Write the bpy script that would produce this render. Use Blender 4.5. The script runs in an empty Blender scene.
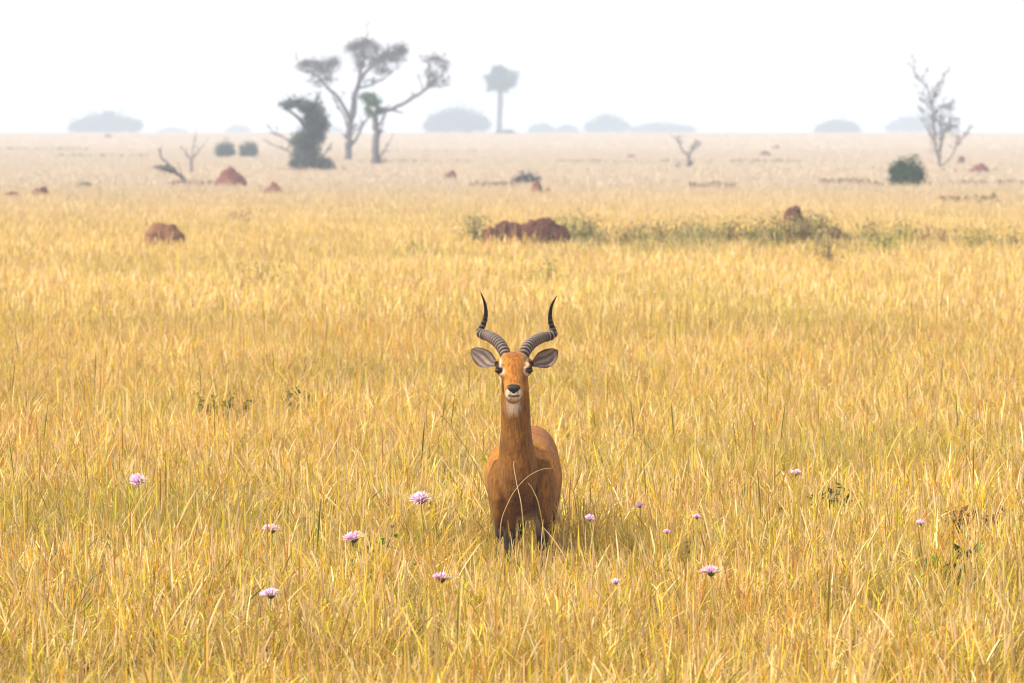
import bpy, math, random
import numpy as np
from mathutils import Vector
rng = np.random.default_rng(11)
random.seed(5)
sc = bpy.context.scene
COL = sc.collection
R = math.radians

# ------------------------------------------------------------------ camera geometry
F = 200 / 36 * 1024
CAMH = 2.47
HORIZ = 133.5
PITCH = math.atan((341.5 - HORIZ) / F)

def tz(y):
    """height of the plain: flat, then a very gentle rise far away"""
    def ss(a, b, t):
        t = np.clip((t - a) / (b - a), 0, 1)
        return t * t * (3 - 2 * t)
    return 2.0 * ss(480, 1150, y) + 0.3 * ss(1100, 2800, y)

def P(px, py, d):
    u = (px - 512) / F; v = (341.5 - py) / F
    t = d / (math.cos(PITCH) + v * math.sin(PITCH))
    return Vector((u * t, d, CAMH + t * (-math.sin(PITCH) + v * math.cos(PITCH))))

def dist_ground(py, h=0.45):
    """distance at which a point h above the plain shows at row py"""
    lo, hi = 15.0, 2900.0
    for _ in range(60):
        m = (lo + hi) / 2
        z = CAMH - (py - HORIZ) / F * m
        if z > tz(m) + h: lo = m
        else: hi = m
    return lo

# ------------------------------------------------------------------ materials
def new_mat(name):
    m = bpy.data.materials.new(name); m.use_nodes = True
    nt = m.node_tree; nt.nodes.clear()
    out = nt.nodes.new('ShaderNodeOutputMaterial')
    return m, nt, out

def N(nt, t, **kw):
    n = nt.nodes.new(t)
    for k, v in kw.items():
        if k in n.inputs.keys(): n.inputs[k].default_value = v
        else: setattr(n, k, v)
    return n

def mixc(nt, fac, a, b, mode='MIX'):
    n = nt.nodes.new('ShaderNodeMix'); n.data_type = 'RGBA'; n.blend_type = mode
    for sock, v in ((n.inputs[0], fac), (n.inputs[6], a), (n.inputs[7], b)):
        if isinstance(v, (int, float)): sock.default_value = v
        elif isinstance(v, tuple): sock.default_value = v if len(v) == 4 else (*v, 1)
        else: nt.links.new(v, sock)
    return n.outputs[2]

def ramp(nt, src, p0, p1, c0=(0, 0, 0, 1), c1=(1, 1, 1, 1)):
    r = nt.nodes.new('ShaderNodeValToRGB')
    r.color_ramp.elements[0].position = p0; r.color_ramp.elements[1].position = p1
    r.color_ramp.elements[0].color = c0; r.color_ramp.elements[1].color = c1
    nt.links.new(src, r.inputs[0]); return r.outputs[0]

def noise(nt, vec, scale, detail=3, rough=0.55):
    n = N(nt, 'ShaderNodeTexNoise', Scale=scale, Detail=detail, Roughness=rough)
    if vec is not None: nt.links.new(vec, n.inputs['Vector'])
    return n.outputs['Fac']

def leafy(name, tint_scale=0.35, green=(0.16, 0.21, 0.035), green_amt=0.5, pale=None, transl=0.3, dry=None):
    """vegetation: per blade colour attribute, varied over the field by real patches"""
    m, nt, out = new_mat(name)
    at = N(nt, 'ShaderNodeVertexColor', layer_name='col')
    geo = N(nt, 'ShaderNodeNewGeometry')
    c = at.outputs['Color']
    if green_amt > 0:
        g1 = ramp(nt, noise(nt, geo.outputs['Position'], tint_scale, 4, 0.6), 0.5, 0.72)
        mu = N(nt, 'ShaderNodeMath', operation='MULTIPLY'); nt.links.new(g1, mu.inputs[0]); mu.inputs[1].default_value = green_amt
        c = mixc(nt, mu.outputs[0], c, green)
    if dry is not None:
        tv = ramp(nt, noise(nt, geo.outputs['Position'], 0.09, 3, 0.6), .38, .62, (.90, .90, .84, 1), (1.06, 1.05, 1.05, 1))
        c = mixc(nt, 1.0, c, tv, 'MULTIPLY')
        g2 = ramp(nt, noise(nt, geo.outputs['Position'], 0.55, 3, 0.6), 0.55, 0.7)
        mu = N(nt, 'ShaderNodeMath', operation='MULTIPLY'); nt.links.new(g2, mu.inputs[0]); mu.inputs[1].default_value = 0.45
        c = mixc(nt, mu.outputs[0], c, dry)
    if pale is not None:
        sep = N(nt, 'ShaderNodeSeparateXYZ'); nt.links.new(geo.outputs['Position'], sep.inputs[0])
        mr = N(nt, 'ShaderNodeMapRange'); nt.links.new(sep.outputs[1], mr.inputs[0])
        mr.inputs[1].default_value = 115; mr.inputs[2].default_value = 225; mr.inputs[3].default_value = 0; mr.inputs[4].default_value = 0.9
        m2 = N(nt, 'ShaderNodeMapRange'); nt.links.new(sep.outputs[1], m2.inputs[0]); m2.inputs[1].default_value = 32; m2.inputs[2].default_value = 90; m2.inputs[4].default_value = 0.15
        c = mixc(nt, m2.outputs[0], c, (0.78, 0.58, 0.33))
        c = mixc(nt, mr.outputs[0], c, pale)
    d = N(nt, 'ShaderNodeBsdfDiffuse'); nt.links.new(c, d.inputs['Color'])
    t = N(nt, 'ShaderNodeBsdfTranslucent'); nt.links.new(c, t.inputs['Color'])
    mx = N(nt, 'ShaderNodeMixShader'); mx.inputs[0].default_value = transl
    nt.links.new(d.outputs[0], mx.inputs[1]); nt.links.new(t.outputs[0], mx.inputs[2])
    nt.links.new(mx.outputs[0], out.inputs['Surface'])
    return m

def surf(name, base, base2=None, scale=6.0, rough=0.9, bump=0.0, bscale=30.0, use_attr=False, spec=0.2, bdist=0.02, sheen=0.0):
    m, nt, out = new_mat(name)
    b = N(nt, 'ShaderNodeBsdfPrincipled', Roughness=rough)
    b.inputs['Specular IOR Level'].default_value = spec
    if sheen: b.inputs['Sheen Weight'].default_value = sheen; b.inputs['Sheen Roughness'].default_value = 0.4
    tc = N(nt, 'ShaderNodeTexCoord')
    if use_attr:
        at = N(nt, 'ShaderNodeVertexColor', layer_name='col'); c = at.outputs['Color']
        n1 = ramp(nt, noise(nt, tc.outputs['Object'], scale, 4, 0.6), 0.3, 0.75, (0.72, 0.70, 0.68, 1), (1.15, 1.12, 1.1, 1))
        c = mixc(nt, 1.0, c, n1, 'MULTIPLY')
    else:
        f = ramp(nt, noise(nt, tc.outputs['Object'], scale, 5, 0.65), 0.35, 0.68)
        c = mixc(nt, f, base, base2 or base)
    nt.links.new(c, b.inputs['Base Color'])
    if bump:
        bp = N(nt, 'ShaderNodeBump', Strength=bump, Distance=bdist)
        nt.links.new(noise(nt, tc.outputs['Object'], bscale, 5, 0.7), bp.inputs['Height'])
        nt.links.new(bp.outputs[0], b.inputs['Normal'])
    nt.links.new(b.outputs[0], out.inputs['Surface'])
    return m

M = {}
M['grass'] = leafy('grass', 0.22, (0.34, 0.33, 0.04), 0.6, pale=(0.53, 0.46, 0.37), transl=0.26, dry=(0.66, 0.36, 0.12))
M['leaf'] = leafy('leaf', green_amt=0, transl=0.25)
M['ground'] = None
M['bark'] = surf('bark', (0.09, 0.08, 0.09), (0.15, 0.13, 0.14), 2.0, 0.95, 0.5, 12)
M['deadwood'] = surf('dead_wood', (0.14, 0.125, 0.135), (0.22, 0.20, 0.21), 3.0, 0.95, 0.4, 14)
M['mound'] = surf('termite_earth', (0.045, 0.018, 0.014), (0.21, 0.085, 0.052), 6.0, 0.95, 1.0, 9, bdist=0.12)
M['mound_brown'] = surf('dry_earth', (0.10, 0.045, 0.025), (0.30, 0.15, 0.08), 5.0, 0.95, 1.0, 11, bdist=0.08)
M['mound_far'] = surf('termite_earth_far', (0.13, 0.05, 0.045), (0.28, 0.11, 0.08), 1.2, 0.95, 1.0, 5, bdist=0.15)
M['fur'] = surf('fur', None, scale=14, rough=0.8, bump=0.8, bscale=110, use_attr=True, spec=0.12, bdist=0.008, sheen=0.04)
nt = M['fur'].node_tree          # fine lie of the coat: streaks running down the body
bs = next(n for n in nt.nodes if n.type == 'BSDF_PRINCIPLED'); old = bs.inputs['Base Color'].links[0].from_socket
tc = nt.nodes.new('ShaderNodeTexCoord'); mp = nt.nodes.new('ShaderNodeMapping'); mp.inputs['Scale'].default_value = (95, 60, 16)
nt.links.new(tc.outputs['Object'], mp.inputs[0])
nt.links.new(mixc(nt, 1.0, old, ramp(nt, noise(nt, mp.outputs[0], 1.0, 4, .7), .3, .7, (.45, .42, .40, 1), (1.4, 1.33, 1.25, 1)), 'MULTIPLY'), bs.inputs['Base Color'])
M['ear'] = surf('ear_fur', None, scale=45, rough=0.8, bump=0.5, bscale=120, use_attr=True, spec=0.15, bdist=0.004)
M['horn'] = surf('horn', None, scale=60, rough=0.6, bump=0.4, bscale=140, use_attr=True, spec=0.2, bdist=0.002)
M['eye'] = surf('eye', (0.006, 0.004, 0.003), (0.012, 0.007, 0.005), 20, 0.15, spec=0.35)
M['nose'] = surf('nose_skin', (0.008, 0.007, 0.007), (0.02, 0.017, 0.017), 90, 0.55, 0.5, 160, spec=0.25, bdist=0.002)
M['hoof'] = surf('hoof', (0.02, 0.016, 0.014), (0.04, 0.03, 0.026), 30, 0.5)

# ground
m, nt, out = new_mat('ground'); M['ground'] = m
geo = N(nt, 'ShaderNodeNewGeometry')
f1 = ramp(nt, noise(nt, geo.outputs['Position'], 3.0, 6, 0.7), 0.3, 0.7)
c = mixc(nt, f1, (0.24, 0.14, 0.055), (0.42, 0.28, 0.11))
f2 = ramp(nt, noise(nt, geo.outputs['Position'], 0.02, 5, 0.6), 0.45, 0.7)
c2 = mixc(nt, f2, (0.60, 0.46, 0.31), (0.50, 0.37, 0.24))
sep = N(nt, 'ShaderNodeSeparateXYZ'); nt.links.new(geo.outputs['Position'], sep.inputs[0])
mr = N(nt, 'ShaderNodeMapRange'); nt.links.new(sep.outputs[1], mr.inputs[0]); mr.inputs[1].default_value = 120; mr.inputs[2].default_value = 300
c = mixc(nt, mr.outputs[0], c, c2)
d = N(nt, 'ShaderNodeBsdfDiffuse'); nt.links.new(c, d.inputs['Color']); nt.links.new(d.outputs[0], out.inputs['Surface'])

# ------------------------------------------------------------------ mesh builder
class MB:
    def __init__(s): s.v = []; s.f = []; s.c = []; s.n = 0
    def add(s, V, Fc, C=None):
        V = np.asarray(V, float)
        s.v.append(V)
        s.f += [tuple(int(i) + s.n for i in q) for q in Fc]
        if C is not None:
            C = np.asarray(C, float)
            if C.ndim == 1: C = np.tile(C, (len(V), 1))
            s.c.append(C)
        s.n += len(V)
    def tube(s, pts, rad, n=8, C=None, cap=True):
        pts = [Vector(p) for p in pts]; V = []; Fc = []
        ref = Vector((0.13, 1, 0.07)).normalized(); pu = None
        for i, p in enumerate(pts):
            t = (pts[min(i + 1, len(pts) - 1)] - pts[max(i - 1, 0)]).normalized()
            if pu is None:
                u = t.cross(ref)
                if u.length < 0.1: u = t.cross(Vector((1, 0, 0)))
            else: u = pu - t * pu.dot(t)
            u.normalize(); pu = u; w = t.cross(u)
            r = rad[i] if hasattr(rad, '__len__') else rad
            for k in range(n):
                a = 2 * math.pi * k / n
                V.append(p + (u * math.cos(a) + w * math.sin(a)) * r)
        for i in range(len(pts) - 1):
            for k in range(n):
                a = i * n + k; b = i * n + (k + 1) % n
                Fc.append((a, b, b + n, a + n))
        if cap:
            Fc.append(tuple(range(n))[::-1]); Fc.append(tuple((len(pts) - 1) * n + k for k in range(n)))
        s.add([tuple(v) for v in V], Fc, C)
    def leaves(s, cen, size, C, up=0.3):
        """many small leaf-sized quads; cen (n,3), size (n,), C (n,3)"""
        n = len(cen)
        a = rng.normal(size=(n, 3)); a /= np.linalg.norm(a, axis=1)[:, None]
        b = rng.normal(size=(n, 3)); b[:, 2] *= up
        b -= a * np.sum(a * b, axis=1)[:, None]; b /= np.linalg.norm(b, axis=1)[:, None]
        sz = np.asarray(size)[:, None]
        V = np.stack([cen - a * sz, cen - b * sz * .45, cen + a * sz, cen + b * sz * .45], axis=1).reshape(-1, 3)
        s.add(V, np.arange(4 * n).reshape(-1, 4), np.repeat(C, 4, axis=0))
    def ribbons(s, base, yaw, h, lean, droop, w, face, C, k=3, prof='leaf', t0=0.0, C2=None, z0=0.0):
        n = len(h); ts = np.linspace(0, 1, k + 1)
        V = np.zeros((n, k + 1, 2, 3)); Cc = np.zeros((n, k + 1, 2, 3))
        if C2 is None: C2 = C
        for j, tt in enumerate(ts):
            t = t0 + (1 - t0) * tt
            hor = h * (lean * t + droop * t ** 2.6)
            z = z0 + h * t * (1 - 0.45 * droop * t * t)
            x = base[:, 0] + np.cos(yaw) * hor; y = base[:, 1] + np.sin(yaw) * hor
            if prof == 'leaf': ww = w * (1 - tt ** 2 * 0.9) * (0.6 + 0.8 * min(tt * 3, 1) * .5)
            elif prof == 'head': ww = w * (0.25 + 0.75 * math.sin(math.pi * min(0.08 + tt * .88, 1)))
            else: ww = w * (1 - 0.35 * tt)
            dx = np.cos(face) * ww / 2; dy = np.sin(face) * ww / 2
            V[:, j, 0] = np.stack([x - dx, y - dy, z], 1); V[:, j, 1] = np.stack([x + dx, y + dy, z], 1)
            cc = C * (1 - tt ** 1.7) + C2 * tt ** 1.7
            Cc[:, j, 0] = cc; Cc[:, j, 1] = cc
        base_i = (np.arange(n) * (k + 1) * 2)[:, None]
        q = []
        for j in range(k):
            q.append(np.concatenate([base_i + 2 * j, base_i + 2 * j + 1, base_i + 2 * j + 3, base_i + 2 * j + 2], 1))
        s.add(V.reshape(-1, 3), np.concatenate(q), Cc.reshape(-1, 3))
    def mesh(s, name, mat, smooth=True, origin=(0, 0, 0)):
        me = bpy.data.meshes.new(name)
        V = np.concatenate(s.v) - np.asarray(origin, float)
        me.from_pydata(V.tolist(), [], s.f)
        if s.c:
            C = np.concatenate(s.c); C = np.concatenate([C, np.ones((len(C), 1))], 1)
            at = me.color_attributes.new('col', 'FLOAT_COLOR', 'POINT')
            at.data.foreach_set('color', C.astype(np.float32).ravel())
        me.materials.append(mat)
        me.polygons.foreach_set('use_smooth', [smooth] * len(me.polygons))
        me.update(); return me
    def obj(s, name, mat, parent=None, smooth=True, origin=(0, 0, 0)):
        """mesh given in the coordinates of origin's world; the object stands at origin (or under its parent there)"""
        o = bpy.data.objects.new(name, s.mesh(name, mat, smooth, origin)); COL.objects.link(o)
        if parent is not None: o.parent = parent
        else: o.location = origin
        return o

def tag(o, label=None, cat=None, group=None, kind=None):
    if label: o['label'] = label
    if cat: o['category'] = cat
    if group: o['group'] = group
    if kind: o['kind'] = kind
    return o

def empty(name, loc, label, cat, group=None):
    o = bpy.data.objects.new(name, None); COL.objects.link(o); o.location = loc; o.empty_display_size = 0.2
    return tag(o, label, cat, group)

# ------------------------------------------------------------------ ground
mb = MB()
ys = np.concatenate([np.arange(-60, 500, 20), np.arange(500, 1300, 25), np.arange(1300, 3001, 100)]).astype(float)
xs = np.linspace(-900, 900, 25)
V = [(x, y, float(tz(y))) for y in ys for x in xs]
nx = len(xs)
Fc = [(j * nx + i, j * nx + i + 1, (j + 1) * nx + i + 1, (j + 1) * nx + i) for j in range(len(ys) - 1) for i in range(nx - 1)]
mb.add(V, Fc)
tag(mb.obj('ground', M['ground']), 'dry flat savanna ground running under the grass to the horizon', 'ground', kind='structure')

# ------------------------------------------------------------------ grass
PAL = np.array([(0.90, 0.67, 0.16), (0.86, 0.55, 0.08), (0.94, 0.72, 0.42), (0.72, 0.64, 0.05), (0.64, 0.33, 0.08), (0.26, 0.31, 0.03), (0.94, 0.68, 0.36), (0.85, 0.68, 0.10)])
def pick(n, p): 
    p = np.array(p, float); p /= p.sum()
    c = PAL[rng.choice(len(PAL), n, p=p)]
    return np.clip(c * rng.uniform(0.5, 1.15, (n, 1)), 0, 0.93)

def patch(size, n, wmul=1.0, hmul=1.0, simple=False, leafn=1.6, tall=0.05):
    mb = MB()
    k = max(4, int(n / 20))
    cen = rng.uniform(-size / 2, size / 2, (k, 2))
    tint = rng.uniform(0.6, 1.22, (k, 1)) * np.array([(1, 1, 1), (1.0, .86, .75), (.8, .92, .5), (1.02, 1.0, 1.25)])[rng.choice(4, k, p=(.45, .25, .18, .12))]
    def pos(m):
        ci = rng.integers(0, k, m)
        clump = cen[ci] + rng.normal(0, 0.042 * max(1, size / 1.5), (m, 2))
        free = rng.uniform(-size / 2, size / 2, (m, 2))
        sel = rng.random(m) < 0.74
        return np.where(sel[:, None], clump, free), np.where(sel[:, None], tint[ci], 1.0)
    # leaves
    m = int(n * leafn)
    b, tn = pos(m)
    ca = pick(m, (3, 3, 1, 5, 2, 3, 1, 4)) * tn
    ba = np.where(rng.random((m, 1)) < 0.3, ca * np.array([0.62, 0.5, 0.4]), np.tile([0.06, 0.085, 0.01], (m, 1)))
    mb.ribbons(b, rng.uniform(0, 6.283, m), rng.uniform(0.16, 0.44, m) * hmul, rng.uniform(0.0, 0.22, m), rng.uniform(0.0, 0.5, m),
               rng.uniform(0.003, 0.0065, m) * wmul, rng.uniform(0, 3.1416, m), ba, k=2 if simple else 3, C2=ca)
    # short blades and spikelets carried higher on the culms
    m = int(n * (1.0 if simple else 3.6)); b, tn = pos(m)
    ca = pick(m, (4, 3, 4, 4, 2.5, 2, 4, 3)) * tn
    mb.ribbons(b, rng.uniform(0, 6.283, m), rng.uniform(0.05, 0.15, m), rng.uniform(0.1, 1.0, m), rng.uniform(0.0, 1.1, m),
               rng.uniform(0.004, 0.0105, m) * wmul, rng.uniform(0, 3.1416, m), ca * 0.92, k=2, C2=ca, z0=rng.uniform(0.08, 0.40, m) * hmul)
    # culms with seed heads
    m = n
    b, tn = pos(m); yaw = rng.uniform(0, 6.283, m)
    h = rng.normal(0.47, 0.07, m) * hmul
    tl = rng.random(m) < tall
    h = np.where(tl, h * rng.uniform(1.15, 1.5, m), h)
    lean = np.abs(rng.normal(0.03, 0.11, m)); droop = rng.uniform(0.0, 0.5, m) ** 1.8
    face = rng.uniform(0, 3.1416, m)
    cs = pick(m, (4, 4, 2, 2, 2, 1, 3, 2)) * tn
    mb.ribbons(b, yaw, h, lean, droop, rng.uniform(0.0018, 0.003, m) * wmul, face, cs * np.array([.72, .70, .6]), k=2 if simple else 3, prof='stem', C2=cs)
    hd = rng.random(m) < 0.7
    mm = int(hd.sum()); ch = pick(mm, (3, 2, 5, 1, 1.5, 0.3, 5, 1))
    for q in range(1 if simple else 2):
        mb.ribbons(b[hd], yaw[hd], h[hd], lean[hd], droop[hd], rng.uniform(0.005, 0.0105, mm) * wmul, face[hd] + q * 1.57, ch, k=2 if simple else 3,
                   prof='head', t0=rng.uniform(0.68, 0.8), C2=ch)
    return mb

gcol = bpy.data.collections.new('grass_tufts')
variants = []
def variant(mb):
    nm = 'grass_tuft_%02d' % len(variants)
    o = bpy.data.objects.new(nm, mb.mesh(nm, M['grass'], False)); gcol.objects.link(o); variants.append(o)
    return len(variants) - 1
NEAR = [variant(patch(1.0, 330, 0.80, hm, tall=tl)) for hm, tl in ((0.88, .03), (0.93, .04), (0.98, .05), (1.0, .05), (1.04, .05), (1.08, .07), (0.82, .02), (1.0, .1))]
MID = [variant(patch(2.0, 640, 1.45, hm, True, 1.3)) for hm in (0.9, 0.97, 1.0, 1.05, 1.0)]
FAR = [variant(patch(6.0, 1300, 4.0, hm, True, 1.0)) for hm in (0.92, 1.0, 1.0, 1.06)]
VFAR = [variant(patch(24.0, 2200, 13.0, hm, True, 1.0)) for hm in (0.95, 1.05, 0.9)]

pts = []; idx = []; rot = []; scl = []
def fill(y0, y1, step, ids, margin):
    y = y0
    while y < y1:
        hw = y * 0.0915 + margin
        x = -hw
        while x < hw:
            jx, jy = rng.uniform(-.25, .25, 2) * step
            pts.append((x + jx, y + jy, float(tz(y + jy))))
            idx.append(ids[rng.integers(len(ids))]); rot.append(rng.uniform(0, 6.283))
            near_kob = abs(x + jx - 0.04) < .75 and 26.6 < y + jy < 30.0
            scl.append(rng.uniform(0.80, 0.88) if near_kob else rng.uniform(0.9, 1.08))
            x += step
        y += step
fill(14, 62, 0.85, NEAR, 4.0)
fill(62, 210, 1.7, MID, 6.0)
fill(210, 620, 5.0, FAR, 14.0)
fill(620, 2500, 22.0, VFAR, 45.0)
me = bpy.data.meshes.new('grass'); me.from_pydata(pts, [], [])
for nm, tp, dat in (('idx', 'INT', idx), ('rot', 'FLOAT', rot), ('scl', 'FLOAT', scl)):
    a = me.attributes.new(nm, tp, 'POINT'); a.data.foreach_set('value', np.array(dat, dtype=np.int32 if tp == 'INT' else np.float32))
go = bpy.data.objects.new('grass', me); COL.objects.link(go)
tag(go, 'tall dry golden savanna grass with pale seed heads covering the plain', 'grass', kind='stuff')
ng = bpy.data.node_groups.new('grass_scatter', 'GeometryNodeTree')
ng.interface.new_socket('Geometry', in_out='INPUT', socket_type='NodeSocketGeometry')
ng.interface.new_socket('Geometry', in_out='OUTPUT', socket_type='NodeSocketGeometry')
gi = ng.nodes.new('NodeGroupInput'); gout = ng.nodes.new('NodeGroupOutput')
ci = ng.nodes.new('GeometryNodeCollectionInfo'); ci.inputs['Collection'].default_value = gcol
ci.inputs['Separate Children'].default_value = True; ci.inputs['Reset Children'].default_value = True
ip = ng.nodes.new('GeometryNodeInstanceOnPoints'); ip.inputs['Pick Instance'].default_value = True
def named(nm, tp):
    n = ng.nodes.new('GeometryNodeInputNamedAttribute'); n.data_type = tp; n.inputs['Name'].default_value = nm; return n.outputs[0]
cx = ng.nodes.new('ShaderNodeCombineXYZ'); ng.links.new(named('rot', 'FLOAT'), cx.inputs[2])
cs = ng.nodes.new('ShaderNodeCombineXYZ'); sv = named('scl', 'FLOAT')
for i in range(3): ng.links.new(sv, cs.inputs[i])
ng.links.new(gi.outputs[0], ip.inputs['Points']); ng.links.new(ci.outputs[0], ip.inputs['Instance'])
ng.links.new(named('idx', 'INT'), ip.inputs['Instance Index'])
ng.links.new(cx.outputs[0], ip.inputs['Rotation']); ng.links.new(cs.outputs[0], ip.inputs['Scale'])
ng.links.new(ip.outputs[0], gout.inputs[0])
md = go.modifiers.new('scatter', 'NODES'); md.node_group = ng

# ------------------------------------------------------------------ the antelope
KD = 29.0
KO = P(516, 618, KD); KO.z = 0.0
def ell(c, u, v, n=28, e=2.0):
    out = []
    for k in range(n):
        a = 2 * math.pi * k / n; ca, sa = math.cos(a), math.sin(a)
        out.append(c + u * (abs(ca) ** (2 / e) * (1 if ca >= 0 else -1)) + v * (abs(sa) ** (2 / e) * (1 if sa >= 0 else -1)))
    return out
def loft(mb, rings):
    n = len(rings[0]); V = [tuple(p) for r in rings for p in r]; Fc = []
    for i in range(len(rings) - 1):
        for k in range(n):
            a = i * n + k; b = i * n + (k + 1) % n
            Fc.append((a, b, b + n, a + n))
    Fc.append(tuple(range(n))[::-1]); Fc.append(tuple((len(rings) - 1) * n + k for k in range(n)))
    mb.add(V, Fc)
X = Vector((1, 0, 0)); Y = Vector((0, 1, 0)); Z = Vector((0, 0, 1))
PX = KD / F
body = MB()
# trunk, front to rear: centre px, centre py, depth, half width px, half height px
tr = [(519.5, 486, 28.91, 9, 16), (520, 485, 28.95, 19, 26), (521, 483, 29.01, 28, 34), (522, 480, 29.10, 35, 40), (523, 477.5, 29.22, 38.5, 43.5),
      (525, 478, 29.4, 37.5, 43), (527, 475, 29.6, 34.5, 42), (529.5, 470, 29.8, 31, 43), (532.5, 466, 29.95, 27, 41), (534.5, 464, 30.06, 20, 34), (536, 463, 30.14, 10, 18)]
loft(body, [ell(P(a, b, d), X * (w * d / F), Z * (h * d / F), e=2.08) for a, b, d, w, h in tr])
# shoulders and withers
for sx in (-1, 1):
    c0 = P(521.5 + sx * 22.5, 484, 29.0)
    loft(body, [ell(c0 + Z * dz + Y * dy, X * r * 0.60, Y * r * 1.12) for dz, dy, r in ((0.17, .1, .03), (0.12, .07, .075), (0.03, .03, .105), (-0.07, 0, .095), (-0.17, -.01, .062), (-0.26, 0, .03), (-.3, 0, .012))])
    # haunch
    c0 = P(532 + sx * 14, 474, 29.88)
    loft(body, [ell(c0 + Z * dz + Y * dy, X * r * 0.6, Y * r * 1.05) for dz, dy, r in ((0.19, 0, .04), (0.13, 0, .09), (0.03, 0, .13), (-0.08, -.02, .12), (-0.2, -.03, .08), (-0.3, 0, .04), (-.34, 0, .015))])
# neck
nk = [(514.2, 352, 28.95, 8, 9), (514.4, 362, 28.93, 12.6, 13), (514.8, 378, 28.93, 13.4, 15), (515.3, 395, 28.93, 14.2, 16.5), (515.6, 412, 28.94, 14.6, 18.5), (516, 430, 28.95, 15.2, 20),
      (516.3, 442, 28.95, 16.6, 22), (516.8, 454, 28.96, 18, 24), (517.2, 466, 28.96, 19.5, 26), (517.8, 478, 28.965, 20, 27), (518.4, 490, 28.97, 18.5, 25), (519, 502, 28.98, 15, 20), (519.3, 513, 28.99, 8, 12)]
loft(body, [ell(P(a, b, d), X * (w * PX), Y * (h * PX), e=2.1) for a, b, d, w, h in nk])
# head: loft from poll to chin; ring plane tilted with the face
ax = (P(513.8, 396, 28.46) - P(514, 358, 28.74)).normalized()
upv = X.cross(ax).normalized()
if upv.y > 0: upv = -upv      # towards the camera: top of the muzzle
hd = [(-0.005, -.01, 7.5, .016, 2.0), (0.015, -.004, 11.8, .030, 2.05), (0.045, -.002, 14.2, .050, 2.2), (0.085, .0, 14.8, .070, 2.4), (0.12, -.004, 13.6, .072, 2.3), (0.16, -.008, 12.0, .066, 2.2),
      (0.20, -.010, 10.2, .056, 2.2), (0.235, -.012, 9.9, .048, 2.4), (0.265, -.014, 9.6, .043, 2.5), (0.285, -.016, 9.2, .038, 2.4), (0.302, -.018, 7.2, .028, 2.2), (0.31, -.02, 3.5, .012, 2.0)]
H0 = P(514, 354, 28.77)
LEN = (P(513.8, 394.5, 28.45) - H0).length
def head_pt(s, lat_px, off):     # s along face 0..0.31, lateral px, offset along upv
    return H0 + ax * (s / 0.31 * LEN) + X * (lat_px * PX * 0.985) + upv * off
loft(body, [ell(head_pt(s, 0, o), X * (w * PX * .985), upv * b, e=e) for s, o, w, b, e in hd])
# lower jaw and chin
loft(body, [ell(head_pt(s, 0, o), X * (w * PX), upv * b) for s, o, w, b in ((0.06, -.07, 6, .02), (0.10, -.075, 9, .035), (0.16, -.062, 9, .035), (0.22, -.052, 8, .028), (0.27, -.05, 7.4, .022), (0.295, -.046, 6.2, .017), (0.305, -.045, 3, .007))])
# brow ridges over the eyes
for sx in (-1, 1):
    loft(body, [ell(P(514 + sx * l, b, d), X * r, Y * r) for b, l, d, r in ((361.5, 11.5, 28.645, .010), (364.5, 13.6, 28.62, .020), (367.5, 14.6, 28.612, .0210), (371, 14.6, 28.618, .0205), (374.5, 13.4, 28.61, .015), (378, 12, 28.60, .006))])
    # bases of the horns (skin collars)
    loft(body, [ell(head_pt(s, sx * 8.6, o), X * r, upv * r) for s, o, r in ((-0.005, .0, .014), (0.012, .006, .024), (0.035, .016, .018), (0.05, .02, .008))])
    # root of the ear
    loft(body, [ell(head_pt(0.045, sx * l, -.02), upv * r, Z * r) for l, r in ((9, .03), (14, .026), (17.5, .018), (20, .010))])
    # nostril swellings
    loft(body, [ell(head_pt(s, sx * 3.6, o), X * r, upv * r) for s, o, r in ((0.245, .02, .008), (0.265, .018, .017), (0.285, .012, .016), (0.3, .005, .007))])
# legs: list of (x px at own depth, height z, depth, radius across, radius along)
def leg(pts):
    loft(body, [ell(Vector((x, y, z)), X * ra, Y * rb, 16) for x, z, y, ra, rb in pts])
def px_x(px, d): return (px - 512) / F * d
for px0, yo, st in ((509.5, 0.0, 0), (542.5, 0.05, 0)):
    x = px_x(px0, 29.0); y = 28.98 + yo
    leg([(x + (-.01 if px0 < 520 else .0), .66, y, .062, .085), (x, .56, y, .048, .065), (x, .47, y - .005, .036, .045), (x, .37, y - .01, .028, .033), (x, .31, y - .015, .030, .034), (x, .26, y - .01, .024, .026), (x, .16, y, .017, .019),
         (x, .10, y, .017, .019), (x, .065, y - .005, .022, .024), (x, .045, y - .02, .02, .022), (x, .02, y - .03, .022, .028)])
for px0, yo in ((519, 0.0), (549, 0.04)):
    x = px_x(px0, 29.9); y = 29.92 + yo
    leg([(x, .66, y - .05, .07, .12), (x, .56, y - .07, .06, .10), (x, .48, y - .04, .044, .065), (x, .41, y + .03, .032, .045), (x, .35, y + .075, .028, .036), (x, .30, y + .075, .025, .032),
         (x, .20, y + .055, .019, .022), (x, .11, y + .04, .018, .02), (x, .07, y + .03, .022, .024), (x, .045, y + .01, .02, .022), (x, .02, y, .022, .028)])
tmp_me = body.mesh('tmp', M['fur'])
tmp = bpy.data.objects.new('tmp', tmp_me); COL.objects.link(tmp)
rm = tmp.modifiers.new('r', 'REMESH'); rm.mode = 'VOXEL'; rm.voxel_size = 0.0055
sm = tmp.modifiers.new('s', 'CORRECTIVE_SMOOTH'); sm.iterations = 1
tmp.modifiers.remove(sm)
sm = tmp.modifiers.new('s', 'SMOOTH'); sm.factor = 0.5; sm.iterations = 7
dg = bpy.context.evaluated_depsgraph_get(); dg.update()
km = bpy.data.meshes.new_from_object(tmp.evaluated_get(dg)); km.name = 'body'
bpy.data.objects.remove(tmp); bpy.data.meshes.remove(tmp_me)

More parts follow.
